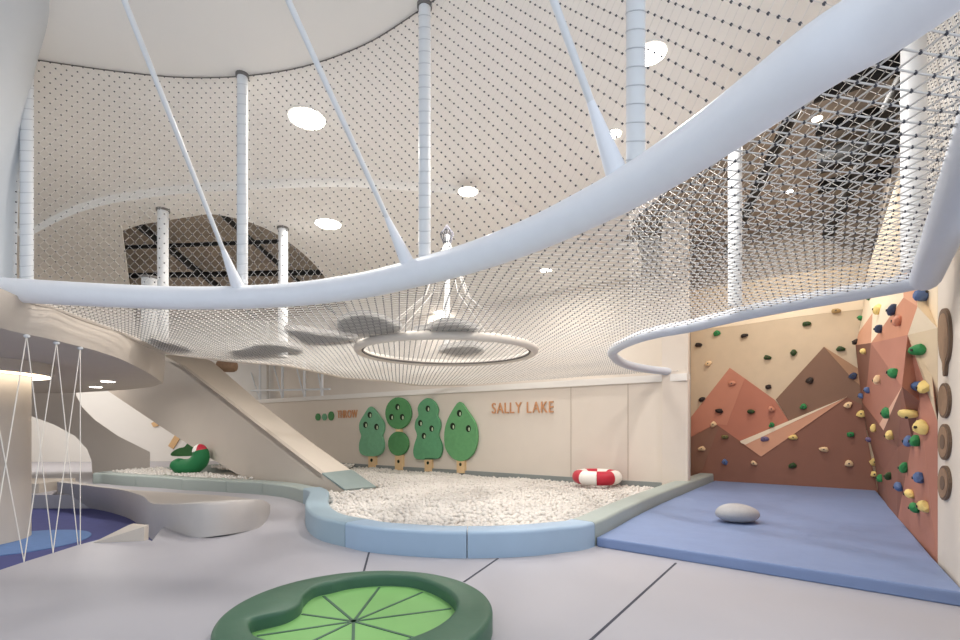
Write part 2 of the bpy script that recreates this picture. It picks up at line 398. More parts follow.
# curved support that flares down from the mezzanine at the far left
sw = [(20, 372), (20, 413), (31, 416), (55, 425), (75, 436), (87, 449), (92, 462), (93, 479), (150, 479), (150, 452), (136, 445), (118, 436), (95, 420), (82, 407), (76, 395), (74, 372)]
YS = 15.6
swp = [Vector(((x - 480) / F * YS, YS, max(.0, CH - (y - HZ) / F * YS))) for x, y in sw]
struct('wall_flare', MB().extr(swp, (-.9, 1.1, 0)), M_BEIGE)
struct('trim_step', MB().slab([[(-15, 11.2), (-10.15, 11.2), (-10.3, 12.4), (-15, 12.4)]], 0, .22), M_BEIGE, smooth=False)

# ================================================================== NET STRUCTURE
t = thing('net_rim_tube', (tp[0].x, tp[0].y, TZ), 'long white padded tube curving overhead around the open well', 'tube')
obj('padding', MB().tube(tp, .13, 20), M_TUBE, t)
obj('end_cap', MB().tube([tp[0], tp[0] - (tp[1] - tp[0]).normalized() * .03], .132, 20), M_TUBE, t)

# curtain from the tube to the ceiling
tpc = [p + (p - Vector((-3, 1, 3))).normalized() * .06 for p in tp]
net = curtain('net_curtain', tpc, TZ + .02, 5.58, .105, .115, .0017, .0105)
tag(net, 'tall white knotted net curtain rising from the overhead tube to the ceiling', 'net')
obj('top_rope', MB().tube([Vector((p.x, p.y, 5.588)) for p in tpc], .006, 6), M_EDGE, net)

# floor of the net
def seg_in(poly): return [xy(p) for p in poly]
npoly = seg_in(tp) + seg_in([fnear[1], fnear[0]]) + seg_in(cr(frame_path, 4)) + seg_in(far_path)
sd = .088; c1 = (U + V).normalized(); c2 = (U - V).normalized(); pa = np.array(npoly)
g = np.arange(-200, 201); I, J = np.meshgrid(g, g, indexing='ij')
X = 0 + sd * (I * c1.x + J * c2.x); Yg = 7 + sd * (I * c1.y + J * c2.y)
ok = inside(X, Yg, npoly); idx = -np.ones(ok.shape, int); idx[ok] = np.arange(ok.sum())
nodes = [(x, y, netz(x, y) + .012 * math.sin(x * 3 + y) * math.sin(y * 2.2)) for x, y in zip(X[ok], Yg[ok])]; kn = len(nodes); ed = []
def clip(a, b):
    lo, hi = 0., 1.
    for _ in range(9):
        m_ = (lo + hi) / 2
        if inside(np.array([a[0] + (b[0] - a[0]) * m_]), np.array([a[1] + (b[1] - a[1]) * m_]), npoly)[0]: lo = m_
        else: hi = m_
    return (a[0] + (b[0] - a[0]) * lo, a[1] + (b[1] - a[1]) * lo)
for di, dj in ((1, 0), (0, 1)):
    A = ok[:-1, :] if di else ok[:, :-1]; B = ok[1:, :] if di else ok[:, 1:]
    for i, j in zip(*np.nonzero(A | B)):
        p, q = (i, j), (i + di, j + dj)
        if ok[p] and ok[q]: ed.append((idx[p], idx[q]))
        else:
            if not ok[p]: p, q = q, p
            e = clip((X[p], Yg[p]), (X[q], Yg[q])); nodes.append((e[0], e[1], netz(*e))); ed.append((idx[p], len(nodes) - 1))
nf = net_object('net_floor', nodes, ed, .005, .0115, knots=np.arange(kn))
tag(nf, 'wide white knotted net stretched overhead like a floor between tube and far wall', 'net')
obj('edge_rope', MB().tube([Vector((p.x, p.y, netz(p.x, p.y))) for p in cr(far_path[3:], 3)], .035, 8), M_BEIGE, nf)

# padded outer frame
t = thing('net_edge_beam', fcorner, 'pale blue padded frame edging the overhead net above the blue mat', 'frame')
obj('beam', MB().tube([fnear[1], fnear[0], fcorner + near_dir * .05], .12, 14), M_FRAME, t)
obj('beam', MB().tube(cr(frame_path, 5), .085, 14), M_FRAME, t)
oc_net = curtain('outer_net', [fnear[0]] + cr(frame_path, 4)[0:26], 2.9, 5.5, .125, .125, .003, .010)
tag(oc_net, 'upright white net on the pale blue frame beyond the overhead net', 'net')

# hoop in the net with the pole and cone over it
rc = Vector((-.58, 8.58, 0)); zr = netz(rc.x, rc.y)
t = thing('net_hoop', (rc.x, rc.y, zr), 'large white padded hoop lying in the middle of the overhead net', 'hoop')
obj('padding', MB().tube([(rc.x + 1.53 * math.cos(a), rc.y + 1.53 * math.sin(a), zr - .03) for a in np.linspace(0, 2 * math.pi, 65)[:-1]], .07, 12, closed=True), mat('cream padding', (222, 214, 204), .6, .02), t)
obj('rim_cord', MB().tube([(rc.x + 1.45 * math.cos(a), rc.y + 1.45 * math.sin(a), zr - .05) for a in np.linspace(0, 2 * math.pi, 65)[:-1]], .02, 6, closed=True), M_EDGE, t)
t = thing('net_pole', (rc.x, rc.y, zr), 'white pole with a dark knotted top standing in the net hoop', 'pole')
obj('pole', MB().tube([(rc.x, rc.y, zr + .1), (rc.x, rc.y, 4.9)], .05, 12), M_STEEL, t)
mb = MB()
for k in range(14):
    a = k * 2 * math.pi / 14; mb.tube([(rc.x, rc.y, 5.08), (rc.x + .12 * math.cos(a), rc.y + .12 * math.sin(a), 4.92), (rc.x + .05 * math.cos(a), rc.y + .05 * math.sin(a), 4.72)], .009, 5)
obj('knotted_crown', mb, M_KNOT, t)
mb = MB()
for k in range(12):
    a = k * 2 * math.pi / 12
    mb.tube([(rc.x + .05 * math.cos(a), rc.y + .05 * math.sin(a), 4.75), (rc.x + .4 * math.cos(a), rc.y + .4 * math.sin(a), 3.8), (rc.x + 1.4 * math.cos(a), rc.y + 1.4 * math.sin(a), zr + .02)], .006, 5)
obj('guy_cords', mb, M_CORD, t)

# steel posts in the nets
def post(x, y, z0, z1, r, label, group, lace=True):
    t = thing('net_post', (x, y, z0), label, 'post', group)
    obj('pole', MB().tube([(x, y, z0), (x, y, z1 - .03)], r, 16), M_STEEL, t)
    obj('ceiling_flange', MB().tube([(x, y, z1 - .035), (x, y, z1)], r * 1.25, 16), mat('flange', (120, 116, 112), .5, 0), t)
    if lace:
        mb = MB(); nz = int((z1 - z0) / .115)
        for k in range(nz):
            zz = z0 + .1 + k * .115
            mb.tube([(x + (r + .003) * math.cos(a), y + (r + .003) * math.sin(a), zz + .03 * math.sin(a)) for a in np.linspace(0, 2 * math.pi, 13)[:-1]], .0035, 4, closed=True)
        obj('lacing', mb, mat('lacing', (198, 200, 204), .8, 0), t)
g1 = 'white posts rising from the curved tube'
def tube_at(px): 
    return min(tp, key=lambda p: abs(480 + F * p.x / p.y - px))
for px, lab in ((25, 'white net post at the far left end of the tube, beside the white wall'), (243, 'white net post rising from the tube, second from the left'),
                (416, 'white net post rising from the middle of the tube'), (626, 'thick white net post rising from the tube, nearest of the row')):
    p = tube_at(px); p = p + (p - Vector((-3, 1, 3))).normalized() * .05
    post(p.x, p.y, TZ + .08, 5.6, .058, lab, g1)
g2 = 'white outer posts behind the overhead net'
p = PN(735, 311); post(p.x, p.y, p.z + .07, 5.05, .075, 'white post on the pale blue frame, seen through the net right of centre', g2, False)
p = PN(916, 277); post(p.x, p.y, p.z + .07, 5.6, .11, 'thick white corner post at the right end of the net', g2, False)
for px, y, lab in ((163, 8.8, 'white post left of the arched opening, seen through the net'), (283, 9.6, 'white post in the middle of the arched opening, seen through the net'), (150, 9.2, 'short white block-like post at the foot of the arched opening')):
    x = (px - 480) / F * y
    post(x, y, netz(x, y), 5.45 if px != 150 else 4.35, .09 if px != 150 else .14, lab, g2, False)

# slanting white stays
g3 = 'slanting white stays from the tube to the ceiling'
for px, s, lab in ((238, 2.3, 'slanting white stay joining the tube at left, farthest of the three'), (409, 2.2, 'slanting white stay joining the tube at the middle'), (617, 1.4, 'slanting white stay joining the tube at right, nearest of the three')):
    b = tube_at(px); d = (Vector((-3, 1, 3)) - b); d.z = 0; d.normalize()
    e = Vector((b.x, b.y, 0)) + d * s; e.z = 5.58; b = b + Vector((0, 0, .06)); t = thing('tension_stay', b, lab, 'stay', g3)
    dd = (e - b).normalized()
    obj('rod', MB().tube([b, e], .023, 10), M_STEEL, t)
    obj('sleeve', MB().tube([b, b + dd * .16, b + dd * .5], [.075, .06, .025], 14), M_TUBE, t)

# grey cushions lying on the net
pads = [([(152, 338), (163, 341), (178, 344), (190, 348), (192, 351), (175, 351), (158, 347), (150, 342)], 'long grey pad on the net at its left edge, above the slide'),
        ([(232, 351), (245, 349), (258, 344), (275, 344), (290, 346), (303, 349), (300, 353), (285, 353), (270, 356), (255, 357), (240, 357)], 'grey cloud pad on the net, above the top of the slide'),
        ([(284, 330), (298, 329), (312, 332), (330, 334), (350, 336), (358, 339), (345, 342), (322, 344), (305, 343), (297, 337)], 'grey cloud pad on the net, left of the hoop'),
        ([(338, 322), (352, 316), (368, 315), (380, 318), (392, 323), (402, 329), (392, 334), (370, 335), (352, 334), (340, 331)], 'grey cloud pad on the net, behind upper left of the hoop'),
        ([(414, 331), (428, 328), (438, 323), (450, 322), (463, 324), (478, 330), (478, 335), (455, 336), (430, 335)], 'grey cloud pad on the net, just in front of the hoop'),
        ([(438, 351), (447, 347), (460, 345), (474, 345), (484, 351), (472, 355), (455, 356)], 'small grey pad on the net inside the hoop')]
for lp, lab in pads:
    pts = cr([PN(x, y, .03) for x, y in lp], 3, True)
    tag(obj('net_cushion', MB().slab([[xy(p) for p in pts]], max(p.z for p in pts), max(p.z for p in pts) + .06), M_GPAD, smooth=False), lab, 'cushion', 'grey cushions lying on the net')

# railing on the ledge above the tree wall, log pillow at the top of the slide
RL = TW + V * .45; t = thing('ledge_railing', PV(282, 391, RL, TWD), 'white railing with slanting braces on the ledge behind the slide', 'railing')
posts = [(234, 361, 391), (260, 363, 391), (282.5, 365, 390.5), (304.5, 368, 390), (322, 371, 389.5)]
for i, (px, y0, y1) in enumerate(posts):
    a = PV(px, y0, RL, TWD); a.z += .3; b = PV(px, y1, RL, TWD); b.z = 2.72
    obj('post', MB().tube([b, a], .055, 10), M_STEEL, t)
    if i:
        q = posts[i - 1]; c_ = PV(q[0] + 12, q[1], RL, TWD); c_.z += .2
        obj('brace', MB().tube([b, c_], .03, 8), M_STEEL, t)
obj('rail', MB().tube([PV(230, 391, RL, TWD) * 1.0, PV(330, 389, RL, TWD)], .04, 8), M_STEEL, t)

# ================================================================== SLIDE
SP = Vector((-2.75, 9.9, 0))
t = thing('slide', (-4.6, 11.3, .2), 'wide beige slide coming down from the mezzanine into the ball pit', 'slide')
sidep = [PV(x, y, SP, -U) for x, y in ((108, 391), (120, 374), (163, 360), (180, 364.5), (225, 399), (285, 446), (345, 492), (338, 497), (290, 490), (237, 474), (205, 455), (160, 426))]
for p in sidep: p.z = max(p.z, .03)
obj('side_panel', MB().extr(sidep, V * .12), M_BEIGE, t, smooth=False)
A = [PV(x, y, SP, -U) for x, y in ((163, 355), (180, 364.5), (225, 399), (285, 446), (322, 474.5))]
SP2 = SP + V * 1.3
B = [PV(x, y, SP2, -U) for x, y in ((200, 355), (213, 362), (262, 404.5), (315, 445), (352, 471))]
mb = MB(); nA = len(A); dn = Vector((0, 0, -.12))
mb.add(A + B + [p + dn for p in A] + [p + dn for p in B], [(i, i + 1, nA + i + 1, nA + i) for i in range(nA - 1)] + [(2 * nA + i, 3 * nA + i, 3 * nA + i + 1, 2 * nA + i + 1) for i in range(nA - 1)] + [(i, 2 * nA + i, 2 * nA + i + 1, i + 1) for i in range(nA - 1)] + [(nA + i, nA + i + 1, 3 * nA + i + 1, 3 * nA + i) for i in range(nA - 1)] + [(nA - 1, 3 * nA - 1, 4 * nA - 1, 2 * nA - 1), (0, nA, 3 * nA, 2 * nA)])
obj('chute', mb, M_WALL, t)
a2 = PV(345, 491, SP, -U); b2 = PV(376, 488, SP2, -U); a2.z = max(a2.z, .1); b2.z = max(.06, b2.z)
mb = MB(); q = [A[-1], B[-1], b2, a2]; up = Vector((0, 0, .035)); q2 = [p + up for p in q]
mb.add(q + q2, [(0, 1, 2, 3), (7, 6, 5, 4), (0, 4, 5, 1), (1, 5, 6, 2), (2, 6, 7, 3), (3, 7, 4, 0)])
o = obj('landing_mat', mb, mat('slate vinyl', (142, 158, 158), .5, .02), t, smooth=False); o['label'] = 'grey green mat on the foot of the slide'
lp = PV(227, 366, SP2 + V * .3, -U)
tag(obj('log_pillow', MB().lathe([(.02, -.3), (.16, -.28), (.2, -.2), (.2, .2), (.16, .28), (.02, .3)], lp, 16, rot=Matrix.Rotation(math.pi / 2, 3, 'Y')), M_WOOD), 'brown log-shaped pillow at the top of the slide', 'pillow')

# ================================================================== PADDED BORDER
outer_px = [(718, 483.5, 0), (690, 496, 0), (660, 510, 0), (630, 526, 0), (595, 546.5, 0),
            (560, 553, 0), (520, 557, 0), (467, 558.5, 0),
            (420, 557, 0), (370, 552.5, 0), (345, 547, 0),
            (322, 541, 0), (311, 534.5, 0), (306, 527, 0), (305.5, 519, 0), (309, 508, 0), (303, 503.5, 0),
            (292, 499.5, 0), (280, 497, 0), (262, 494.8, 0),
            (244, 493.4, 0), (226, 492.3, 0),
            (204, 491, 0), (182, 490, 0),
            (160, 488, 0), (136, 486.5, 0),
            (116, 485, 0), (102, 483.5, 0)]
opts = [P(x, y, 0) for x, y, _ in outer_px] + [Vector((-10.5, 13.2, 0)), Vector((-10.6, 13.8, 0)), Vector((-10.2, 14.6, 0)), Vector((-9.1, 16.4, 0)), Vector((-7.4, 18.0, 0))]
Wd = .36
def offset(pts, wdt):
    out = []
    for i, p in enumerate(pts):
        a = pts[max(0, i - 1)]; b = pts[min(len(pts) - 1, i + 1)]; d = (b - a); d.z = 0; d.normalize()
        out.append(p + Vector((d.y, -d.x, 0)) * wdt)
    return out
seg_ends = [0, 4, 7, 10, 16, 19, 21, 23, 25, 28, 32]
fine = cr(opts, 6); inner = offset(fine, Wd)
if (inner[20] - Vector((0, 9, 0))).length > (fine[20] - Vector((0, 9, 0))).length and False: pass
def cushion(name, o_, i_, h, r, material, label, cat, group=None, z0=0, parent=None):
    mb = MB(); n = len(o_); prof = []
    for a, b in zip(o_, i_):
        a = Vector((a.x, a.y, 0)); b = Vector((b.x, b.y, 0)); d = (b - a); L = d.length; d.normalize(); row = [(0, 0)]
        for k in range(5): t_ = k / 4 * math.pi / 2; row.append((r - r * math.cos(t_), h - r + r * math.sin(t_)))
        for k in range(5): t_ = k / 4 * math.pi / 2; row.append((L - r + r * math.sin(t_), h - r + r * math.cos(t_)))
        row.append((L, 0)); prof.append([a + d * s + Vector((0, 0, z0 + z)) for s, z in row])
    m_ = len(prof[0]); v = [p for row in prof for p in row]
    f = [(i * m_ + k, i * m_ + (k + 1) % m_, (i + 1) * m_ + (k + 1) % m_, (i + 1) * m_ + k) for i in range(n - 1) for k in range(m_)]
    f += [tuple(range(m_)), tuple((n - 1) * m_ + k for k in range(m_))[::-1]]
    mb.add(v, f); o = obj(name, mb, material, parent, angle=.9)
    return tag(o, label, cat, group) if label else o
labs = ['long pale padded border cushion between the ball pit and the blue mat', 'light blue padded border cushion at the right front of the ball pit', 'light blue padded border cushion at the middle front of the ball pit',
        'blue grey padded border cushion curling around the left front corner of the ball pit', 'grey green padded border cushion right of the bench end, beside the foot of the slide',
        'grey green padded border cushion before the slide, first behind the bench from right', 'grey green padded border cushion behind the bench, second from the right', 'grey green padded border cushion behind the bench, in front of the green bean toy',
        'grey green padded border cushion curling around the left end of the small ball pit', 'grey green padded border cushion at the back of the small ball pit']
cols = [M_PADG, M_PADB, M_PADB, mat('blue grey vinyl', (156, 176, 188), .47, .02, 5, .05, 10), M_PADG, M_PADG, M_PADG, M_PADG, M_PADG, M_PADG]
for k in range(10):
    s0, s1 = seg_ends[k] * 6, seg_ends[k + 1] * 6
    o_ = fine[s0:s1 + 1]; i_ = inner[s0:s1 + 1]
    e0 = (o_[1] - o_[0]).normalized() * .006; e1 = (o_[-2] - o_[-1]).normalized() * .006
    o_ = [o_[0] + e0] + o_[1:-1] + [o_[-1] + e1]; i_ = [i_[0] + e0] + i_[1:-1] + [i_[-1] + e1]
    cushion('border_cushion', o_, i_, (.31 if k < 4 else .28), .045, cols[k], labs[k], 'cushion', 'padded border around the ball pits')

# ================================================================== BALLS
pit = [xy(p) for p in inner[6:]] + [xy(TWL - V * .1 + U * 3.5), xy(TW - V * .1 + U * -.02)]
bed = MB().slab([pit], .0, .012); o = struct('floor_pit', bed, M_WHITEV, smooth=False)
def ico(sub):
    bm = bmesh.new(); bmesh.ops.create_icosphere(bm, subdivisions=sub, radius=1); v = np.array([x.co[:] for x in bm.verts]); f = np.array([[q.index for q in x.verts] for x in bm.faces]); bm.free(); return v, f
BR = .042
def ballz(x, y):
    s_ = .582 * x + .813 * y
    base = .17 - .07 * min(1, max(0, (s_ - 5.5) / 5.5))
    return base + .03 * math.sin(x * 1.7 + y * .6) * math.sin(y * 1.3 - x * .4)
stp = BR * 1.85; pos = []
row = 0; y = 5.5
while y < 19:
    x = -11 + (row % 2) * stp / 2
    while x < 6: pos.append((x + random.uniform(-.25, .25) * stp, y + random.uniform(-.25, .25) * stp)); x += stp
    y += stp * .87; row += 1
pos = np.array(pos); k = inside(pos[:, 0], pos[:, 1], pit); pos = pos[k]
def clear(p):                                           # keep off walls, border and slide
    s_ = (Vector((p[0], p[1], 0)) - TW).dot(V)
    if s_ > -.14: return False
    q = Vector((p[0], p[1], 0)) - SP; tt = q.dot(-U); ss = q.dot(V)
    if -.15 < ss < 1.45 and tt > -.1: return False
    return True
ip = np.array([xy(p) for p in inner])
pos = [p for p in pos if clear(p) and np.min(np.hypot(ip[:, 0] - p[0], ip[:, 1] - p[1])) > BR * .9]
pts = [(p[0], p[1], max(.055, ballz(*p) + random.uniform(-.02, .035))) for p in pos if abs(p[0] / p[1]) < 1.05]
left = [p for p in pts if (Vector((p[0], p[1], 0)) - SP).dot(V) > 1.3 and p[0] < -4.4 or p[0] < -5.4]
main_ = [p for p in pts if p not in set(left)]
main_.sort(key=lambda p: p[1])
# the nearest balls show above the rim first
def seen(p):
    return True
v1, f1 = ico(2); v0, f0 = ico(1)
near = main_[:300] if False else None
rimline = []
def visible(p):
    # hidden below the rim of the front border?
    d = Vector((p[0], p[1])); L = d.length
    for q in ip_front:
        if abs(q[0] / q[1] - p[0] / p[1]) < .01 and q[1] < p[1]:
            zl = CH + (.30 - CH) * (p[1] / q[1])
            return p[2] + BR * .5 > zl
    return True
ip_front = [xy(p) for p in inner if p.y < 11]
nearl = []; rest = []
for p in main_:
    (nearl if len(nearl) < 300 and visible(p) else rest).append(p)
proto = None; gb = 'white pit balls at the front of the ball pit'
for p in nearl:
    if proto is None:
        mb = MB().add(v1 * BR, f1.tolist()); proto = obj('pit_ball', mb, M_BALL, origin=(0, 0, 0)); o = proto
        tag(o, 'white plastic ball among the nearest balls behind the front rim of the ball pit', 'ball', gb)
    else:
        o = proto.copy(); COL.objects.link(o)
    o.location = p
def ballmass(name, P_, label):
    vs = []; fs = []; off = 0
    for p in P_:
        vv, ff = (v1, f1) if p[1] < 8.5 else (v0, f0)
        vs.append(vv * BR + np.array(p)); fs.append(ff + off); off += len(vv)
    me = bpy.data.meshes.new(name); me.from_pydata(np.vstack(vs).tolist(), [], np.vstack(fs).tolist()); me.materials.append(M_BALL); me.shade_smooth()
    o = bpy.data.objects.new(name, me); COL.objects.link(o); BASE[o.name] = Vector((0, 0, 0)); tag(o, label, 'balls', None, 'stuff')
ballmass('pit_balls', rest, 'mass of white plastic balls filling the large ball pit')
left = [(a, b, c + .10) for a, b, c in left]
ballmass('pit_balls', left, 'mass of white balls in the small pit behind the slide')

# ================================================================== PLATFORM, SUNKEN CORNER
pb = [(58, 505, -.3), (80, 507, -.3), (105, 511, -.3), (130, 519, -.3), (145, 531, -.3), (154, 541, -.3), (200, 538, 0), (252, 530, 0), (265, 522, 0), (270, 513, 0)]
pt = [(57, 482, .3), (75, 484, .3), (99, 487, .3), (122, 490, .29), (142, 496, .31), (154, 504, .30), (200, 503, .477), (252, 499.5, .449), (265, 501, .335), (270.5, 505, .142)]
pk = [(66, 479, .1), (84, 483, .06), (108, 487, .05), (136, 490, .05), (165, 492, .05), (190, 493.5, .05), (226, 496, .05), (250, 499, .05), (262, 501.5, .05), (270, 504, .05)]
Lb = cr([P(*q) for q in pb], 5); Lt = cr([P(*q) for q in pt], 5); Lk = cr([P(*q) for q in pk], 5); n = len(Lb)
rows = [Lb, [a.lerp(b, .5) for a, b in zip(Lb, Lt)], [a.lerp(b, .9) for a, b in zip(Lb, Lt)]]
rows.append([b + (c - b).normalized() * .04 for b, c in zip(Lt, Lk)])
rows += [[(a.lerp(b, s)) for a, b in zip(Lt, Lk)] for s in (.3, .65, 1)]
rows.append([Vector((p.x, p.y, -.02)) for p in Lk])
mb = MB(); v = [p for r_ in rows for p in r_]
mb.add(v, [(i * n + j, i * n + j + 1, (i + 1) * n + j + 1, (i + 1) * n + j) for i in range(len(rows) - 1) for j in range(n - 1)] + [tuple(i * n for i in range(len(rows)))[::-1], tuple(i * n + n - 1 for i in range(len(rows)))])
tag(obj('curved_bench', mb, mat('pale grey vinyl', (190, 184, 180), .55, .02), angle=.9), 'low curved pale bench wrapping the sunken blue corner', 'bench')
wd = [P(96, 543.5, 0), P(144, 541, 0), P(144, 527.5, .2), P(134, 527.5, .2)]
wb = P(144, 541, 0); wa = P(92, 543, 0); wc = Vector((wb.x, wb.y, .19)); w2 = wb + Vector((-.28, .1, .19)) + Vector((0, 0, 0))
dpt = Vector((-.02, .12, 0))
mb = MB(); mb.add([wa, wb, wc, w2, wa + dpt, wb + dpt, wc + dpt, w2 + dpt], [(0, 1, 2, 3), (7, 6, 5, 4), (0, 3, 7, 4), (3, 2, 6, 7), (2, 1, 5, 6), (1, 0, 4, 5)])
tag(obj('floor_wedge', mb, M_BEIGE, smooth=False), 'small pale wedge at the edge of the sunken blue corner', 'wedge')
tag(obj('round_rug', MB().lathe([(.95, 0), (.95, .012)], P(14, 543, -.3), 40), M_SKYB, smooth=False), 'round mid blue rug on the indigo floor of the sunken corner', 'rug')
# strings
zt = 2.56
hooks = [P(25, 334, 2.55), P(55, 341, 2.55), P(79, 346.5, 2.55)]; anc = [P(-12, 573, 0), P(24, 562, 0), P(53, 553, 0), P(78, 545, 0)]
hooks = [Vector((h.x, h.y + .02, 2.54)) for h in hooks]; h0 = hooks[0] + (hooks[0] - hooks[1]) * 1.3; h0.z = 2.54
gs = 'white strings between the mezzanine edge and the floor'
strs = [(h0, anc[1], 'white string slanting to the leftmost floor anchor, coming from beyond the left edge'), (hooks[0], anc[0], 'white string running down left from the leftmost hook'), (hooks[0], anc[2], 'white string running down right from the leftmost hook'),
        (hooks[1], anc[1], 'white string running down left from the middle hook'), (hooks[1], anc[3], 'white string running down right from the middle hook'),
        (hooks[2], anc[2], 'white string running down left from the rightmost hook'), (hooks[2], anc[3] + Vector((.03, 0, 0)), 'white string hanging almost straight down from the rightmost hook')]
for a, b, lab in strs:
    tag(obj('string', MB().tube([a, b + Vector((0, 0, .003))], .0055, 6), M_STRING), lab, 'string', gs)
for h, lab in zip(hooks, ('leftmost', 'middle', 'rightmost')):
    tag(obj('string_hook', MB().lathe([(.012, -.03), (.03, -.02), (.03, .0), (.012, .012)], h, 12), M_STEEL), 'small white hook under the mezzanine edge, %s of three' % lab, 'hook', 'string hooks under the mezzanine')

# ================================================================== BLUE MAT, STONE PILLOW
mfl = Vector((fine[4 * 6].x, fine[4 * 6].y, 0)); ml = [fine[i] for i in range(0, 25, 3)]
eo = Vector((.817, -.577, 0)) * .015
corner = Vector((8.76, 10.72, 0)); frn = Vector((4.06, 4.06, 0))
mpoly = [xy(p + eo) for p in ml][::-1] + [xy(Vector((8.72, 10.72, 0)))] + [xy(RW + RN * .03), xy(frn)]
mpoly = [mpoly[0]] + mpoly[1:]
tag(obj('floor_mat', MB().slab([mpoly], 0, .125), M_MAT, smooth=False, bevel=.03), 'large blue landing mat in front of the climbing wall', 'mat')
sc = P(743, 524, .125); mb = MB()
prof = [(.02 + .29 * math.sin(a), .135 - .135 * math.cos(a)) for a in np.linspace(0, math.pi, 15)]
mb.lathe(prof, (sc.x, sc.y + .15, .118), 28, sx=1, sy=.8)
mb.v = [(x + .012 * math.sin(7 * y_), y_, z + .008 * math.sin(9 * x)) for x, y_, z in mb.v]
tag(obj('stone_pillow', mb, M_STONE), 'grey pebble-shaped pillow lying on the blue mat', 'pillow')

# ================================================================== LILY PAD
lc = Vector((-.89, 3.64, 0)); RO = .985
t = thing('lily_pad_pit', (lc.x, lc.y, 0), 'round green lily pad play pit with a padded dark green rim in the front floor', 'play pit')
outp = [lc + Vector((RO * math.cos(a), RO * math.sin(a), 0)) for a in np.linspace(0, 2 * math.pi, 97)[:-1]]
inpx = [(373.5, 575.6), (394, 575.2), (413.8, 577), (432, 582.5), (445.7, 589.6), (454, 597), (456, 606), (450, 615), (440, 623), (425, 631), (408, 637.5)]
notch = [(332, 582), (314.6, 586), (304, 594), (301, 601), (293, 607), (280, 612), (262, 616), (251, 619.5), (250, 626), (255, 634)]
ipt = [P(x, y, .15) for x, y in inpx]
back = [lc + Vector((.70 * math.cos(a), .70 * math.sin(a), .15)) for a in np.linspace(-1.1, -2.3, 6)]
loop = [P(350, 578, .15)] + ipt + back + [P(x, y, .15) for x, y in notch[::-1]]
loop = cr(loop, 4, True)
angs = np.unwrap([math.atan2(p.y - lc.y, p.x - lc.x) for p in loop])
op = [lc + Vector((RO * math.cos(a), RO * math.sin(a), 0)) for a in angs]
loop = [Vector((p.x, p.y, 0)) for p in loop]
N = len(loop); cuts = [0, N // 5, 2 * N // 5, 3 * N // 5, 4 * N // 5, N]
def near_i(px, py):
    q = P(px, py, .15); return min(range(N), key=lambda i: (loop[i].x - q.x) ** 2 + (loop[i].y - q.y) ** 2)
cuts = sorted(set([near_i(332, 582), near_i(446, 590), near_i(250, 624), N // 2 + 6]))
for a, b in zip(cuts, cuts[1:] + [cuts[0] + N]):
    o_ = [op[i % N] for i in range(a, b + 1)]; i_ = [loop[i % N] for i in range(a, b + 1)]
    cushion('rim_cushion', o_, i_, .155, .035, M_DGRN, None, None, parent=t)
pad = obj('leaf_floor', MB().slab([[xy(p) for p in loop]], .0, .05), M_LGRN, t, smooth=False)
lcx = P(353.6, 621.5, .05); mb = MB()
for (x, y) in ((322, 595), (379, 588), (421, 593), (449, 609), (414, 638), (353, 650), (305, 645), (258, 636), (300, 614)):
    e = P(x, y, .05); d = e - lcx; L = d.length; d.normalize(); tt = .0
    while tt < L and inside(np.array([lcx.x + d.x * (tt + .03)]), np.array([lcx.y + d.y * (tt + .03)]), [xy(p) for p in loop])[0]: tt += .02
    tt = max(L * .6, tt); s = d.cross(Vector((0, 0, 1)))
    mb.box(lcx + d * tt / 2 + Vector((0, 0, .001)), (tt, .022, .006), 0, (d, s, Vector((0, 0, 1))))
obj('leaf_veins', mb, M_DGRN, t, smooth=False)

# ================================================================== FELT TREES AND SIGNS ON THE BACK WALL
def c3(x, y): return (300 + x / 4.8, 380 + y / 4.8)
def wp(px, py, off=0): return PV(px, py, TW - V * off, TWD)
def ell(cx, cy, rx, ry, n=20): return [(cx + rx * math.cos(2 * math.pi * k / n), cy + ry * math.sin(2 * math.pi * k / n)) for k in range(n)]
def smooth_loop(l, n=3): return [(p.x, p.y) for p in cr([(x, y, 0) for x, y in l], n, True)]
def plaque(label, crowns, trunks, holes, m):
    allp = [wp(*c3(*q)) for c_ in crowns for q in c_]
    base = wp(*c3(*trunks[-1][2])); t = thing('felt_tree', base, label, 'wall decoration', 'felt trees on the back wall')
    for c_ in crowns: obj('crown', MB().extr([wp(*c3(*q)) - V * .03 for q in c_], -V * .09), m, t, angle=.5, bevel=.02)
    for tr in trunks: obj('trunk', MB().extr([wp(*c3(*q)) - V * .001 for q in tr], -V * .1), M_TRUNK, t, smooth=False)
    for hx, hy, rx in holes:
        ontr = rx < 8
        d = .102 if ontr else .121
        h = obj('hole', MB().extr([wp(*c3(*q)) - V * (d - .005) for q in ell(hx, hy, rx, rx * 1.4, 12)], -V * .008), M_HOLE, t, smooth=False)
        if not ontr: obj('leaf', MB().extr([wp(*c3(*q)) - V * (d + .003) for q in ell(hx + 4, hy + 3, 3.5, 9, 10)], -V * .006), M_LEAF, h, smooth=False)
def rect(x0, y0, x1, y1): return [(x0, y0), (x1, y0), (x1, y1), (x0, y1)]
plaque('pale green pointed felt tree with a narrow waist, leftmost of the wall trees', [smooth_loop([(350, 128), (385, 165), (411, 205), (413, 240), (404, 268), (412, 300), (410, 335), (390, 360), (350, 366), (310, 358), (296, 335), (297, 300), (306, 268), (297, 240), (298, 205), (320, 165)])],
       [rect(338, 360, 372, 428)], [(348, 168, 11), (327, 215, 11), (380, 225, 11), (354, 384, 6)], M_TREE[0])
plaque('green felt tree of two separate round crowns, second from the left', [ell(482, 160, 61, 76, 28), ell(482, 305, 48, 58, 28)], [rect(470, 230, 494, 252), rect(466, 358, 502, 432)], [(481, 130, 11), (452, 178, 11), (503, 178, 11), (483, 390, 6)], M_TREE[1])
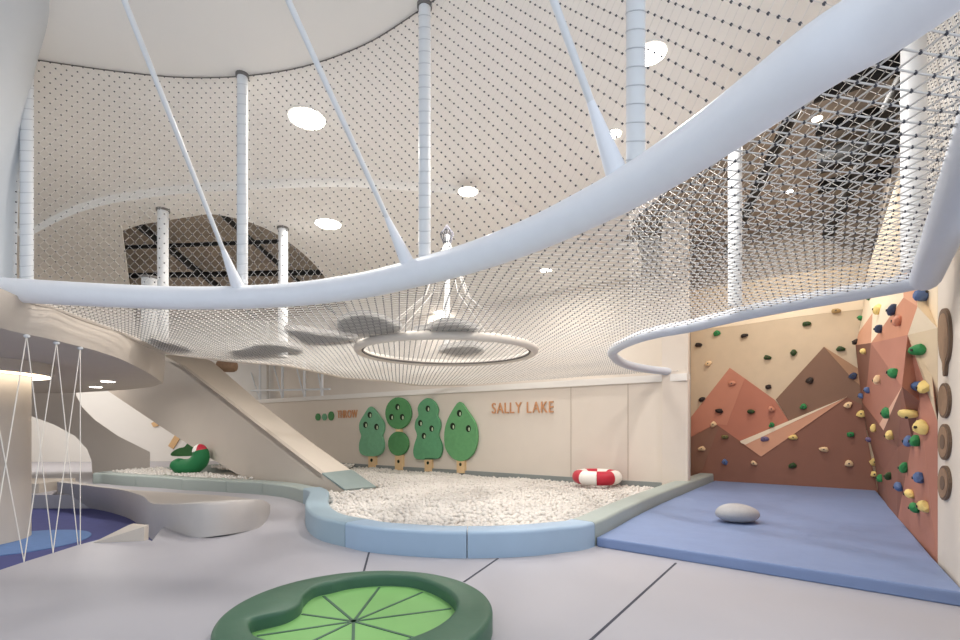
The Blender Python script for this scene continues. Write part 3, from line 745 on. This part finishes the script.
plaque('green felt tree of three stacked bulges, third from the left on the wall', [smooth_loop([(623, 87), (655, 105), (672, 140), (668, 170), (680, 195), (683, 225), (674, 265), (690, 310), (690, 345), (675, 375), (623, 381), (570, 378), (555, 350), (560, 310), (573, 265), (562, 230), (566, 195), (580, 170), (576, 135), (592, 105)])],
       [rect(608, 376, 641, 438)], [(626, 138, 11), (590, 207, 11), (644, 233, 11), (607, 268, 11), (624, 397, 6)], M_TREE[2])
plaque('green felt tree with one wide teardrop crown, rightmost of the four wall trees', [smooth_loop([(777, 105), (815, 150), (850, 205), (862, 270), (850, 335), (820, 375), (780, 389), (740, 372), (710, 330), (703, 270), (712, 210), (740, 150)])],
       [rect(762, 382, 799, 446)], [(777, 160, 12), (745, 222, 12), (820, 233, 12), (780, 404, 6)], M_TREE[3])
def sign(text, x0, x1, yb0, yt0, yb1, label, m):
    a = wp(x0, yb0); b = wp(x1, yb1); H = wp(x0, yt0).z - a.z; L = (b - a).length; d = (b - a); d.normalize()
    t = thing('wall_lettering', a, label, 'sign')
    cur = bpy.data.curves.new('lettering', 'FONT'); cur.size = 1; cur.extrude = .06
    adv = []; pen = 0.0; meshes = []
    dg = None
    for ch in text:
        if ch == ' ': pen += .38; continue
        cur.body = ch; tmp = bpy.data.objects.new('tmp', cur); COL.objects.link(tmp); bpy.context.view_layer.update()
        me = bpy.data.meshes.new_from_object(tmp.evaluated_get(bpy.context.evaluated_depsgraph_get())); COL.objects.unlink(tmp); bpy.data.objects.remove(tmp)
        xs = [q.co.x for q in me.vertices]; x_0, x_1 = min(xs), max(xs)
        meshes.append((me, x_0, pen)); pen += (x_1 - x_0) + .12
    pen -= .12; sx = L / pen; yh = max(q.co.y for me, _, _ in meshes for q in me.vertices); sy = H / yh
    for me, x_0, p0 in meshes:
        mb = MB(); mb.add([a + d * ((q.co.x - x_0 + p0) * sx) + Vector((0, 0, q.co.y * sy)) - V * (.012 + (q.co.z + .06) * .3) for q in me.vertices], [tuple(f.vertices) for f in me.polygons])
        obj('letter', mb, m, t, smooth=False); bpy.data.meshes.remove(me)
    return t
sign('SALLY LAKE', 492.5, 554, 413.5, 403, 412.5, 'copper lettering SALLY LAKE on the white wall right of the trees', M_COPPER)
t = sign('THROW', 338, 358, 418, 410.5, 417.5, 'small copper lettering THROW with three leaf icons left of the trees', M_COPPER)
for cx, cy, rx, ry, m in ((318.5, 417, 2.4, 3.6, M_TREE[1]), (325, 417, 2.3, 3.5, M_TREE[0]), (331.7, 416, 2.8, 4.6, M_TREE[1])):
    obj('leaf_icon', MB().extr([wp(*q) - V * .01 for q in ell(cx, cy, rx, ry, 14)], -V * .03), m, t, smooth=False)

# ================================================================== SWIM RING
rp = wp(597, 470, .66); rp = Vector((rp.x, rp.y, .17))
t = thing('swim_ring', rp, 'red and white striped swim ring sitting on the white balls by the back wall', 'swim ring')
Rr, rr = .41, .16; sg = 64; per = 14
def ringpart(k0, k1):
    mb = MB(); pth = [rp + Vector((Rr * math.cos(a), Rr * math.sin(a), .19)) for a in np.linspace(k0, k1, per)]
    return mb.tube(pth, rr, 16)
for k in range(8):
    a0 = k * math.pi / 4 - .25; w_ = obj('white_band' if k % 2 else 'red_band', ringpart(a0, a0 + math.pi / 4), M_WHITEV if k % 2 else M_REDV, t)

# ================================================================== SMALL PIT TOYS
gp = P(189, 471, .1); gy = 12.9; gp = Vector(((189 - 480) / F * gy, gy, .27))
t = thing('bean_toy', gp, 'green bean-shaped soft toy with a red and white cap in the small ball pit', 'toy')
k = gy / F
pth = [(-14, 14), (-10, 9), (-4, 7), (3, 8), (9, 12), (12, 18), (11, 24)]
obj('body', MB().tube([gp + Vector((x * k, 0, y_ * k)) for x, y_ in [(p.x, p.y) for p in cr([(x, y_, 0) for x, y_ in pth], 4)]], [k * r_ for r_ in np.interp(np.linspace(0, 1, 25), [0, .08, .3, .7, 1], [4, 7, 8.5, 8.5, 7])], 16), mat('toy green', (34, 112, 66), .6, .03), t)
cp = gp + Vector((11 * k, 0, 22.5 * k)); sph = [(.05 + 7 * k * math.cos(a), 7.5 * k * math.sin(a)) for a in np.linspace(0, 1.5, 8)]
capm = MB().lathe([(7 * k, 0)] + [(7 * k * math.cos(a), 8 * k * math.sin(a)) for a in np.linspace(.1, 1.5, 7)], cp, 24)
capm.m = [0 if (sum(capm.v[i][0] for i in q) / len(q)) < cp.x else 1 for q in capm.f]
obj('cap', capm, [M_WHITEV, M_REDV], t)
tag(obj('leaf_mat', MB().slab([[(gp.x + .62 * math.cos(a), gp.y + .3 * math.sin(a)) for a in np.linspace(.3, 6.0, 30)]], .25, .27), M_LGRN, smooth=False), 'flat green leaf mat under the bean toy', 'mat')
gy = 17.5; k = gy / F; bx = (187 - 480) / F * gy; bz = CH - (456 - HZ) * k
mb = MB().extr([Vector((bx + x * k, gy, bz + y_ * k)) for x, y_ in smooth_loop([(-15, 0), (-15, 4), (-8, 8), (-3, 9), (1, 13), (7, 13), (10, 8), (8, 2), (4, 0)])], (0, .3, 0))
mb.v = [(x, y_, z) for x, y_, z in mb.v]
tag(obj('bush_cushion', mb, M_TREE[1], bevel=.05), 'green bush-shaped cushion behind the bean toy', 'cushion')
pw = Vector((LB.x, LB.y - .45, 0)); 
for (lp, lab) in (([(168, 446), (176, 433), (181, 436), (173, 449)], 'larger tan plank decoration on the far left wall above the bush cushion'), ([(151, 423), (157, 421), (158, 426), (153, 427)], 'smaller tan plank decoration on the far left wall')):
    tag(obj('plank_decoration', MB().extr([PV(x, y_, (LB.x + 1.5, LB.y - .06), (-26.5 - LB.x, -1.0)) for x, y_ in lp], (0, .05, 0)), mat('tan ply', (214, 176, 130), .7, .05), smooth=False), lab, 'wall decoration')

# ================================================================== CLIMBING WALLS
def bp(px, py, off=0): return PV(px, py, BW + BN * off, BWD)
cw = thing('climbing_wall', BW, 'flat climbing wall painted with brown and sand mountains at the back of the blue mat', 'climbing wall')
p0 = bp(691, 400); p1 = Vector((8.79, 10.75, 0))
obj('sand_panel', MB().extr([Vector((p0.x, p0.y, .0)), Vector((p1.x, p1.y, .0)), Vector((p1.x, p1.y, 5.2)), Vector((p0.x, p0.y, 5.2))], BN * .02), M_SAND, cw, smooth=False)
def panel(name, px, m, o0, o1):
    l = [bp(x, y) + BN * o0 for x, y in px]
    for p in l: p.z = max(.02, p.z)
    obj(name, MB().extr(l, BN * (o1 - o0)), m, cw, smooth=False)
panel('lit_band', [(706, 329), (740, 320.5), (775, 315), (820, 306), (868, 297), (868, 309), (820, 314), (775, 320), (740, 325.5)], M_CREAM, .02, .026)  # lit stretch of the sand wall, painted on as a paler strip
panel('left_mountain', [(691.5, 417), (730, 368), (745, 378.5), (775, 400), (789, 421), (770, 445), (691.5, 445)], M_PINK, .02, .035)
panel('mountain_facet', [(730, 368), (745, 378.5), (727, 425), (716, 424), (691.5, 436), (691.5, 417)], M_PINK2, .035, .04)
panel('right_mountain', [(824, 347), (776, 399.5), (789, 421), (800, 430), (872, 430), (872, 379), (857, 368)], M_OLIVE, .02, .045)
panel('mountain_facet', [(824, 347), (857, 368), (868, 375), (868, 392), (853, 379.5)], M_OLIVE2, .045, .05)
panel('front_mountain', [(691.5, 437), (716, 424), (761.5, 456), (847, 397.5), (862, 405), (873, 470), (878, 492), (691.5, 480)], M_BROWN, .02, .055)
panel('mountain_facet', [(691.5, 437), (716, 424), (719, 427), (703, 469), (691.5, 476)], M_BROWN2, .055, .06)
panel('salmon_wedge', [(742, 442.5), (847, 397.5), (761.5, 456.5)], M_SALM, .05, .072)
panel('wedge_edge', [(741.5, 442.8), (740.5, 441), (847, 397), (746, 444.5)], M_CREAM, .05, .08)

rv = {'a': (866, 291, None), 'g': (903, 276, .14), 'h': (915, 276, .1), 'l': (937.5, 276, -.018), 'b': (859, 332, None), 'c': (855.5, 345, None), 'd': (872.5, 313, .28), 'e': (871, 343, .34),
      'f': (903.5, 297.5, .18), 'i': (917.5, 306.5, .13), 'j': (907.7, 335, .18), 'k': (937.5, 328, -.018), 'm': (929, 367, .03), 'm2': (934, 401, .02), 'm3': (937.5, 421, -.018),
      'p': (902, 386.7, .26), 's1': (879, 424.5, .2), 's2': (883.5, 430.5, .2), 'q': (919.6, 401, .1), 'r': (912, 440, .1), 's': (898, 447, .14),
      't1': (858, 370, None), 't2': (862, 402, None), 't3': (868, 435, None), 't4': (874, 457, None), 't5': (878.5, 491, None), 'u1': (867, 385, .26), 'x1': (890, 505, .04), 'x2': (897, 513.5, .03), 'y1': (937.5, 559.5, -.018), 'b2': (884, 470, .06)}
VV = {}
for k, (x, y_, d) in rv.items():
    if d is None: p = bp(x, y_, .06)
    else: p = PV(x, y_, RW + RN * (d + .02), RWD)
    VV[k] = p
for k in ('t5', 'x1', 'x2', 'y1'): VV[k].z = .02
# tops carried up behind the net
for k in ('a', 'g', 'h', 'l'):
    q = VV[k].copy(); q.z = 4.9; VV[k + 'T'] = q
facets = [('aT gT g a', 1), ('gT hT h g', 3), ('hT lT l h', 1), ('a g f d b', 1), ('d f e', 1), ('b d c', 3), ('c d e', 3), ('g h i f', 3), ('f i j e', 4), ('h l k i', 1), ('i k j', 1), ('j k m3 m2 m', 0),
          ('c e u1 t1', 6), ('e j p u1', 5), ('j m q p', 5), ('t1 u1 t2', 6), ('u1 p s1 t2', 5), ('p s2 s1', 2), ('m m2 m3 q', 5), ('p q r s', 7), ('p s s2', 6), ('t2 s1 s2 s t3', 6), ('t3 s b2 t4', 7), ('q m3 y1 r', 5), ('s r x2 b2', 7), ('r y1 x2', 5), ('b2 x2 x1', 7), ('t4 b2 x1 t5', 6)]
names = list(VV); vl = [VV[k] for k in names]; mb = MB()
fl = []; ml_ = []
for fs, mi in facets:
    ids = [names.index(k) for k in fs.split()]
    for i in range(1, len(ids) - 1): fl.append((ids[0], ids[i], ids[i + 1])); ml_.append(mi)
mb.v = [tuple(p) for p in vl]; mb.f = fl; mb.m = ml_
fo = obj('faceted_climbing_wall', mb, [M_SAND, M_CREAM, mat('pale pink ply', (228, 186, 160), .75, .02), M_SALM, mat('light salmon ply', (206, 146, 118), .75, .02), M_RED, M_BROWN, M_RED2], smooth=False)
tag(fo, 'angular faceted climbing wall in sand, salmon and brown along the right side', 'climbing wall')
sol = fo.modifiers.new('thickness', 'SOLIDIFY'); sol.thickness = .02; sol.offset = -1
bvh = BVHTree.FromPolygons(vl, fl)
HC = {'green': (52, 132, 76), 'dark green': (56, 78, 44), 'black': (52, 42, 38), 'beige': (236, 204, 160), 'salmon': (204, 142, 116), 'blue': (86, 108, 150), 'navy': (56, 66, 92), 'yellow': (232, 204, 128), 'purple': (120, 106, 136), 'olive': (122, 114, 70), 'tan': (186, 156, 108)}
def hold(px, py, col, label, right, size):
    o_ = Vector((0, 0, CH)); d = Vector(((px - 480) / F, 1, -(py - HZ) / F)).normalized(); hit = None
    if right:
        h = bvh.ray_cast(o_, d)
        if h[0] is not None: hit, nr = h[0], h[1]
        if hit is None: hit = bp(px, py, .06); nr = BN
        if nr.dot(d) > 0: nr = -nr
    else: hit = bp(px, py, .062 if py > 400 else .03); nr = BN
    nr = nr.normalized(); upv = (Vector((0, 0, 1)) - nr * nr.z).normalized(); sd_ = upv.cross(nr)
    s = size; rnd = random.Random(int(px * 31 + py * 7)); a = rnd.uniform(0, 6.3); st = rnd.uniform(.7, 1.0)
    mb = MB(); vs = []
    for v_ in v1:
        x, y2, z = v_; j = 1 + .22 * math.sin(3 * x + a) * math.cos(2.3 * y2 + a * 2)
        q = (x * math.cos(a) * 1 - y2 * math.sin(a) * st, x * math.sin(a) + y2 * math.cos(a) * st)
        out = z * .62 + .28 + .15 * y2
        vs.append(hit + sd_ * q[0] * s * j + upv * q[1] * s * j * .8 + nr * max(-.1, out) * s * 1.0)
    mb.add(vs, f1.tolist())
    h = obj('climbing_hold', mb, mat('hold ' + col, HC[col], .6, .05, 30), origin=hit, angle=.5)
    tag(h, label, 'climbing hold', 'climbing holds')
    c_ = hit + nr * s * .86 + upv * s * .02
    obj('bolt', MB().tube([c_ - nr * .02, c_ + nr * .012], .016, 8), M_BOLT, h)
fl_ = 'on the flat back climbing wall'
BH = [(717, 333.4, 'green', 'green hold near the top left of the flat climbing wall, on sand'), (744.4, 335.8, 'black', 'black hold on sand above the left pink mountain peak'), (698.6, 345, 'black', 'black hold on sand at the upper left edge of the flat climbing wall'),
      (767, 311.4, 'green', 'green hold right under the pale blue frame, on the painted lit band'), (767.5, 357.6, 'dark green', 'dark green hold on sand midway between the two mountain peaks'), (708.4, 363.7, 'beige', 'beige hold on sand left of the pink mountain peak'),
      (732, 383.7, 'salmon', 'salmon hold just below the pink mountain peak'), (768.6, 387, 'black', 'black hold on sand just above the valley between the mountains'),
      (806.7, 324, 'dark green', 'dark green hold on sand above left of the tall olive peak'), (836, 311, 'tan', 'tan hold on sand under the frame near the right'), (793.7, 352.8, 'dark green', 'dark green hold on sand left of the tall olive peak'),
      (840.6, 349, 'dark green', 'dark green hold on sand just right of the tall olive peak'), (809.7, 380.6, 'black', 'black hold high on the olive brown mountain'), (853, 376, 'navy', 'navy hold on the olive mountain by the inner corner'),
      (702, 399.4, 'black', 'black hold on the left slope line of the pink mountain'), (719.4, 411, 'black', 'small dark hold on the light left face of the pink mountain'), (751, 411.6, 'dark green', 'dark green hold on the right face of the pink mountain'),
      (771.7, 409, 'salmon', 'salmon hold at the right tip of the pink mountain'), (771.7, 425, 'green', 'green hold on the upper edge of the salmon wedge'), (713.6, 424.4, 'beige', 'beige hold at the peak of the front brown mountain'),
      (725, 437, 'olive', 'olive hold just right of the front brown peak'), (764.7, 439, 'purple', 'purple hold inside the salmon wedge'), (702, 448.6, 'beige', 'beige hold on the light face of the front brown mountain'),
      (725, 462, 'blue', 'blue hold low on the brown mountain at left'), (754, 463, 'beige', 'beige hold low on the brown mountain under the wedge point'), (803.4, 406.6, 'green', 'green hold low on the olive brown mountain'),
      (793.3, 437.3, 'yellow', 'yellow hold on the lower edge of the salmon wedge'), (848, 405, 'beige', 'beige hold at the right tip of the salmon wedge'), (850.5, 434.5, 'green', 'green hold on brown at the right of the flat wall'),
      (824, 449.4, 'beige', 'beige hold low in the middle of the right brown area'), (849, 463.4, 'beige', 'beige hold low at the right end of the flat wall'), (792.5, 465.5, 'dark green', 'dark green hold lowest in the centre of the flat wall')]
for x, y_, c_, lab in BH: hold(x, y_, c_, lab, False, .088)
RH = [(870.7, 296.6, 'green', 'green hold at the top left of the faceted wall, on cream'), (862, 318, 'green', 'green hold on the left edge of the faceted wall, on cream'), (857, 342, 'black', 'black hold at the jutting left corner of the faceted wall'),
      (881.6, 328.8, 'navy', 'navy hold on the lower left edge of the salmon facet'), (895, 310, 'navy', 'navy hold on the upper edge of the salmon facet'), (919.6, 297.6, 'blue', 'large blue hold at the top right of the faceted wall'),
      (920, 350, 'green', 'large green hold on the sand facet at right'), (865.5, 351, 'yellow', 'pale yellow hold just under the jutting left corner'), (900.6, 320.8, 'salmon', 'salmon hold in the middle of the salmon facet'), (879.5, 309.5, 'yellow', 'yellow hold on the cream facet at the upper left'),
      (896, 373.4, 'green', 'green hold above the pale sliver on the faceted wall'), (880, 379.7, 'beige', 'beige hold on the broad brown facet left of the green hold'), (915.8, 386.7, 'blue', 'tall blue hold on the brown facet at right'), (927, 386.4, 'yellow', 'yellow hold right beside the tall blue hold'),
      (869.3, 390, 'blue', 'blue hold upper right of a close pair by the inner corner'), (862.7, 396, 'blue', 'blue hold lower left of a close pair by the inner corner'), (888.7, 413, 'green', 'green hold lying across the pale sliver'), (908.4, 411.8, 'yellow', 'round yellow hold on the dark brown kite facet'),
      (861, 414, 'yellow', 'yellow hold in the inner corner at mid height'), (875.6, 428, 'yellow', 'yellow hold just left of the pale sliver foot'), (892.6, 435, 'yellow', 'yellow hold below right of the pale sliver'), (870.4, 439.5, 'purple', 'wide purple hold by the inner corner below mid height'),
      (923.6, 427.5, 'yellow', 'yellow hold on the right brown facet above the blue and green pair'), (912, 441, 'blue', 'blue hold touching a green hold, left of the pair'), (919, 441, 'green', 'green hold touching a blue hold, right of the pair'),
      (907, 467.7, 'green', 'large green hold low on the faceted wall'), (922.5, 478, 'blue', 'square blue hold low near the right edge of the faceted wall'), (901.5, 487, 'blue', 'small blue hold low on the edge of the dark facet'), (913, 494, 'yellow', 'long yellow hold low on the faceted wall'),
      (918, 508, 'green', 'lowest green hold on the faceted wall'), (927, 506.5, 'yellow', 'lowest yellow hold near the right edge of the faceted wall'), (891, 476, 'dark green', 'dark green hold low on the dark facet'), (882, 478.4, 'green', 'small green hold low by the inner corner'),
      (874.3, 462, 'yellow', 'upper of two small yellow holds low in the inner corner'), (874.3, 474, 'yellow', 'lower of two small yellow holds low in the inner corner')]
for x, y_, c_, lab in RH: hold(x, y_, c_, lab, True, .095)

# wooden plaques on the right wall
def rp_(px, py, off=0): return PV(px, py, RW + RN * off, RWD)
PL = [(smooth_loop([(947, 308), (950.5, 313), (952.5, 325), (953, 342), (951.5, 356), (949, 364), (948, 375), (946, 375), (945.5, 364), (942.5, 354), (941, 340), (941.2, 324), (943, 312)]), 'tall paddle-shaped wooden plaque, topmost on the white right wall'),
      (ell(946.5, 400.5, 5.6, 17.5, 24), 'plain oval wooden plaque, second from the top on the right wall'), (ell(946.5, 442, 5.8, 18, 24), 'round wooden plaque with a ring, third from the top on the right wall'), (ell(946.5, 483, 5.8, 17.3, 24), 'round wooden plaque with a dark mark, lowest on the right wall')]
for i, (lp, lab) in enumerate(PL):
    l = [rp_(*q) for q in lp]; c_ = sum(l, Vector()) / len(l)
    t = thing('wall_plaque', c_, lab, 'wall plaque', 'wooden plaques on the right wall')
    obj('rim', MB().extr(l, RN * .025), M_WOODD, t, smooth=False)
    obj('face', MB().extr([c_ + (p - c_) * .86 + RN * .025 for p in l], RN * .004), M_WOOD, t, smooth=False)
    if i > 1: obj('mark', MB().extr([c_ + (p - c_) * .42 + RN * .029 for p in l], RN * .003), M_WOODD, t, smooth=False)

# ================================================================== LAMPS
gl = 'round ceiling lights'
def lamp(px, py, z, r, label, power, vis=True):
    p = P(px, py, z); t = thing('ceiling_light', (p.x, p.y, z), label, 'ceiling light', gl)
    obj('frame', MB().lathe([(r * 1.12, -.012), (r * 1.12, .0)], p, 28), M_WHITE, t)
    obj('diffuser', MB().lathe([(r * .96, -.022), (r, -.012)], p, 28), M_LAMP, t)
    L = bpy.data.lights.new('lamp', 'AREA'); L.shape = 'DISK'; L.size = r * 2; L.energy = power; L.color = (1, .955, .90)
    lo = bpy.data.objects.new('lamp', L); COL.objects.link(lo); lo.parent = t; lo.location = (0, 0, -.04)
lamp(307, 118, 5.6, .23, 'large round ceiling light at upper left, seen through the net curtain', LAMP)
lamp(650, 53, 5.6, .17, 'round ceiling light at the top right of the net curtain', LAMP)
lamp(328, 223.5, 5.45, .24, 'round ceiling light beside the arched opening', LAMP * 1.5)
lamp(468, 191, 5.45, .16, 'small round ceiling light above the middle of the tube', LAMP)
lamp(614, 133, 5.6, .10, 'small ceiling light beside the thick nearest post', LAMP)
lamp(546, 270, 5.45, .14, 'small ceiling light seen under the tube at centre', LAMP)
lamp(440, 312, 5.45, .2, 'far ceiling light seen through the net above the hoop', LAMP * 1.8)
lamp(817, 118, 6.4, .07, 'tiny spotlight among the black ducts at upper right', LAMP)
lamp(789, 191, 6.4, .07, 'tiny spotlight among the black ducts over the climbing wall', LAMP)
lamp(108, 381, 2.55, .13, 'small downlight under the mezzanine, right of the pair', 25)
lamp(96, 386.6, 2.55, .13, 'small downlight under the mezzanine, left of the pair', 25)

def fill_lamp_at(p, r, label, power): 
    lamp(480 + F * p[0] / p[1], HZ - (p[2] - CH) * F / p[1], p[2], r, label, power)
fill_lamp_at((-14.5, 17, 5.45), .3, 'added fill lamp over the small ball pit, unseen behind the mezzanine', 150)  # added lamp, out of view, brightens the small pit and wall behind
fill_lamp_at((-17.5, 18.5, 5.45), .3, 'added fill lamp in the far left corner, unseen behind the mezzanine', 150)  # second added lamp, out of view, lifts the far left corner
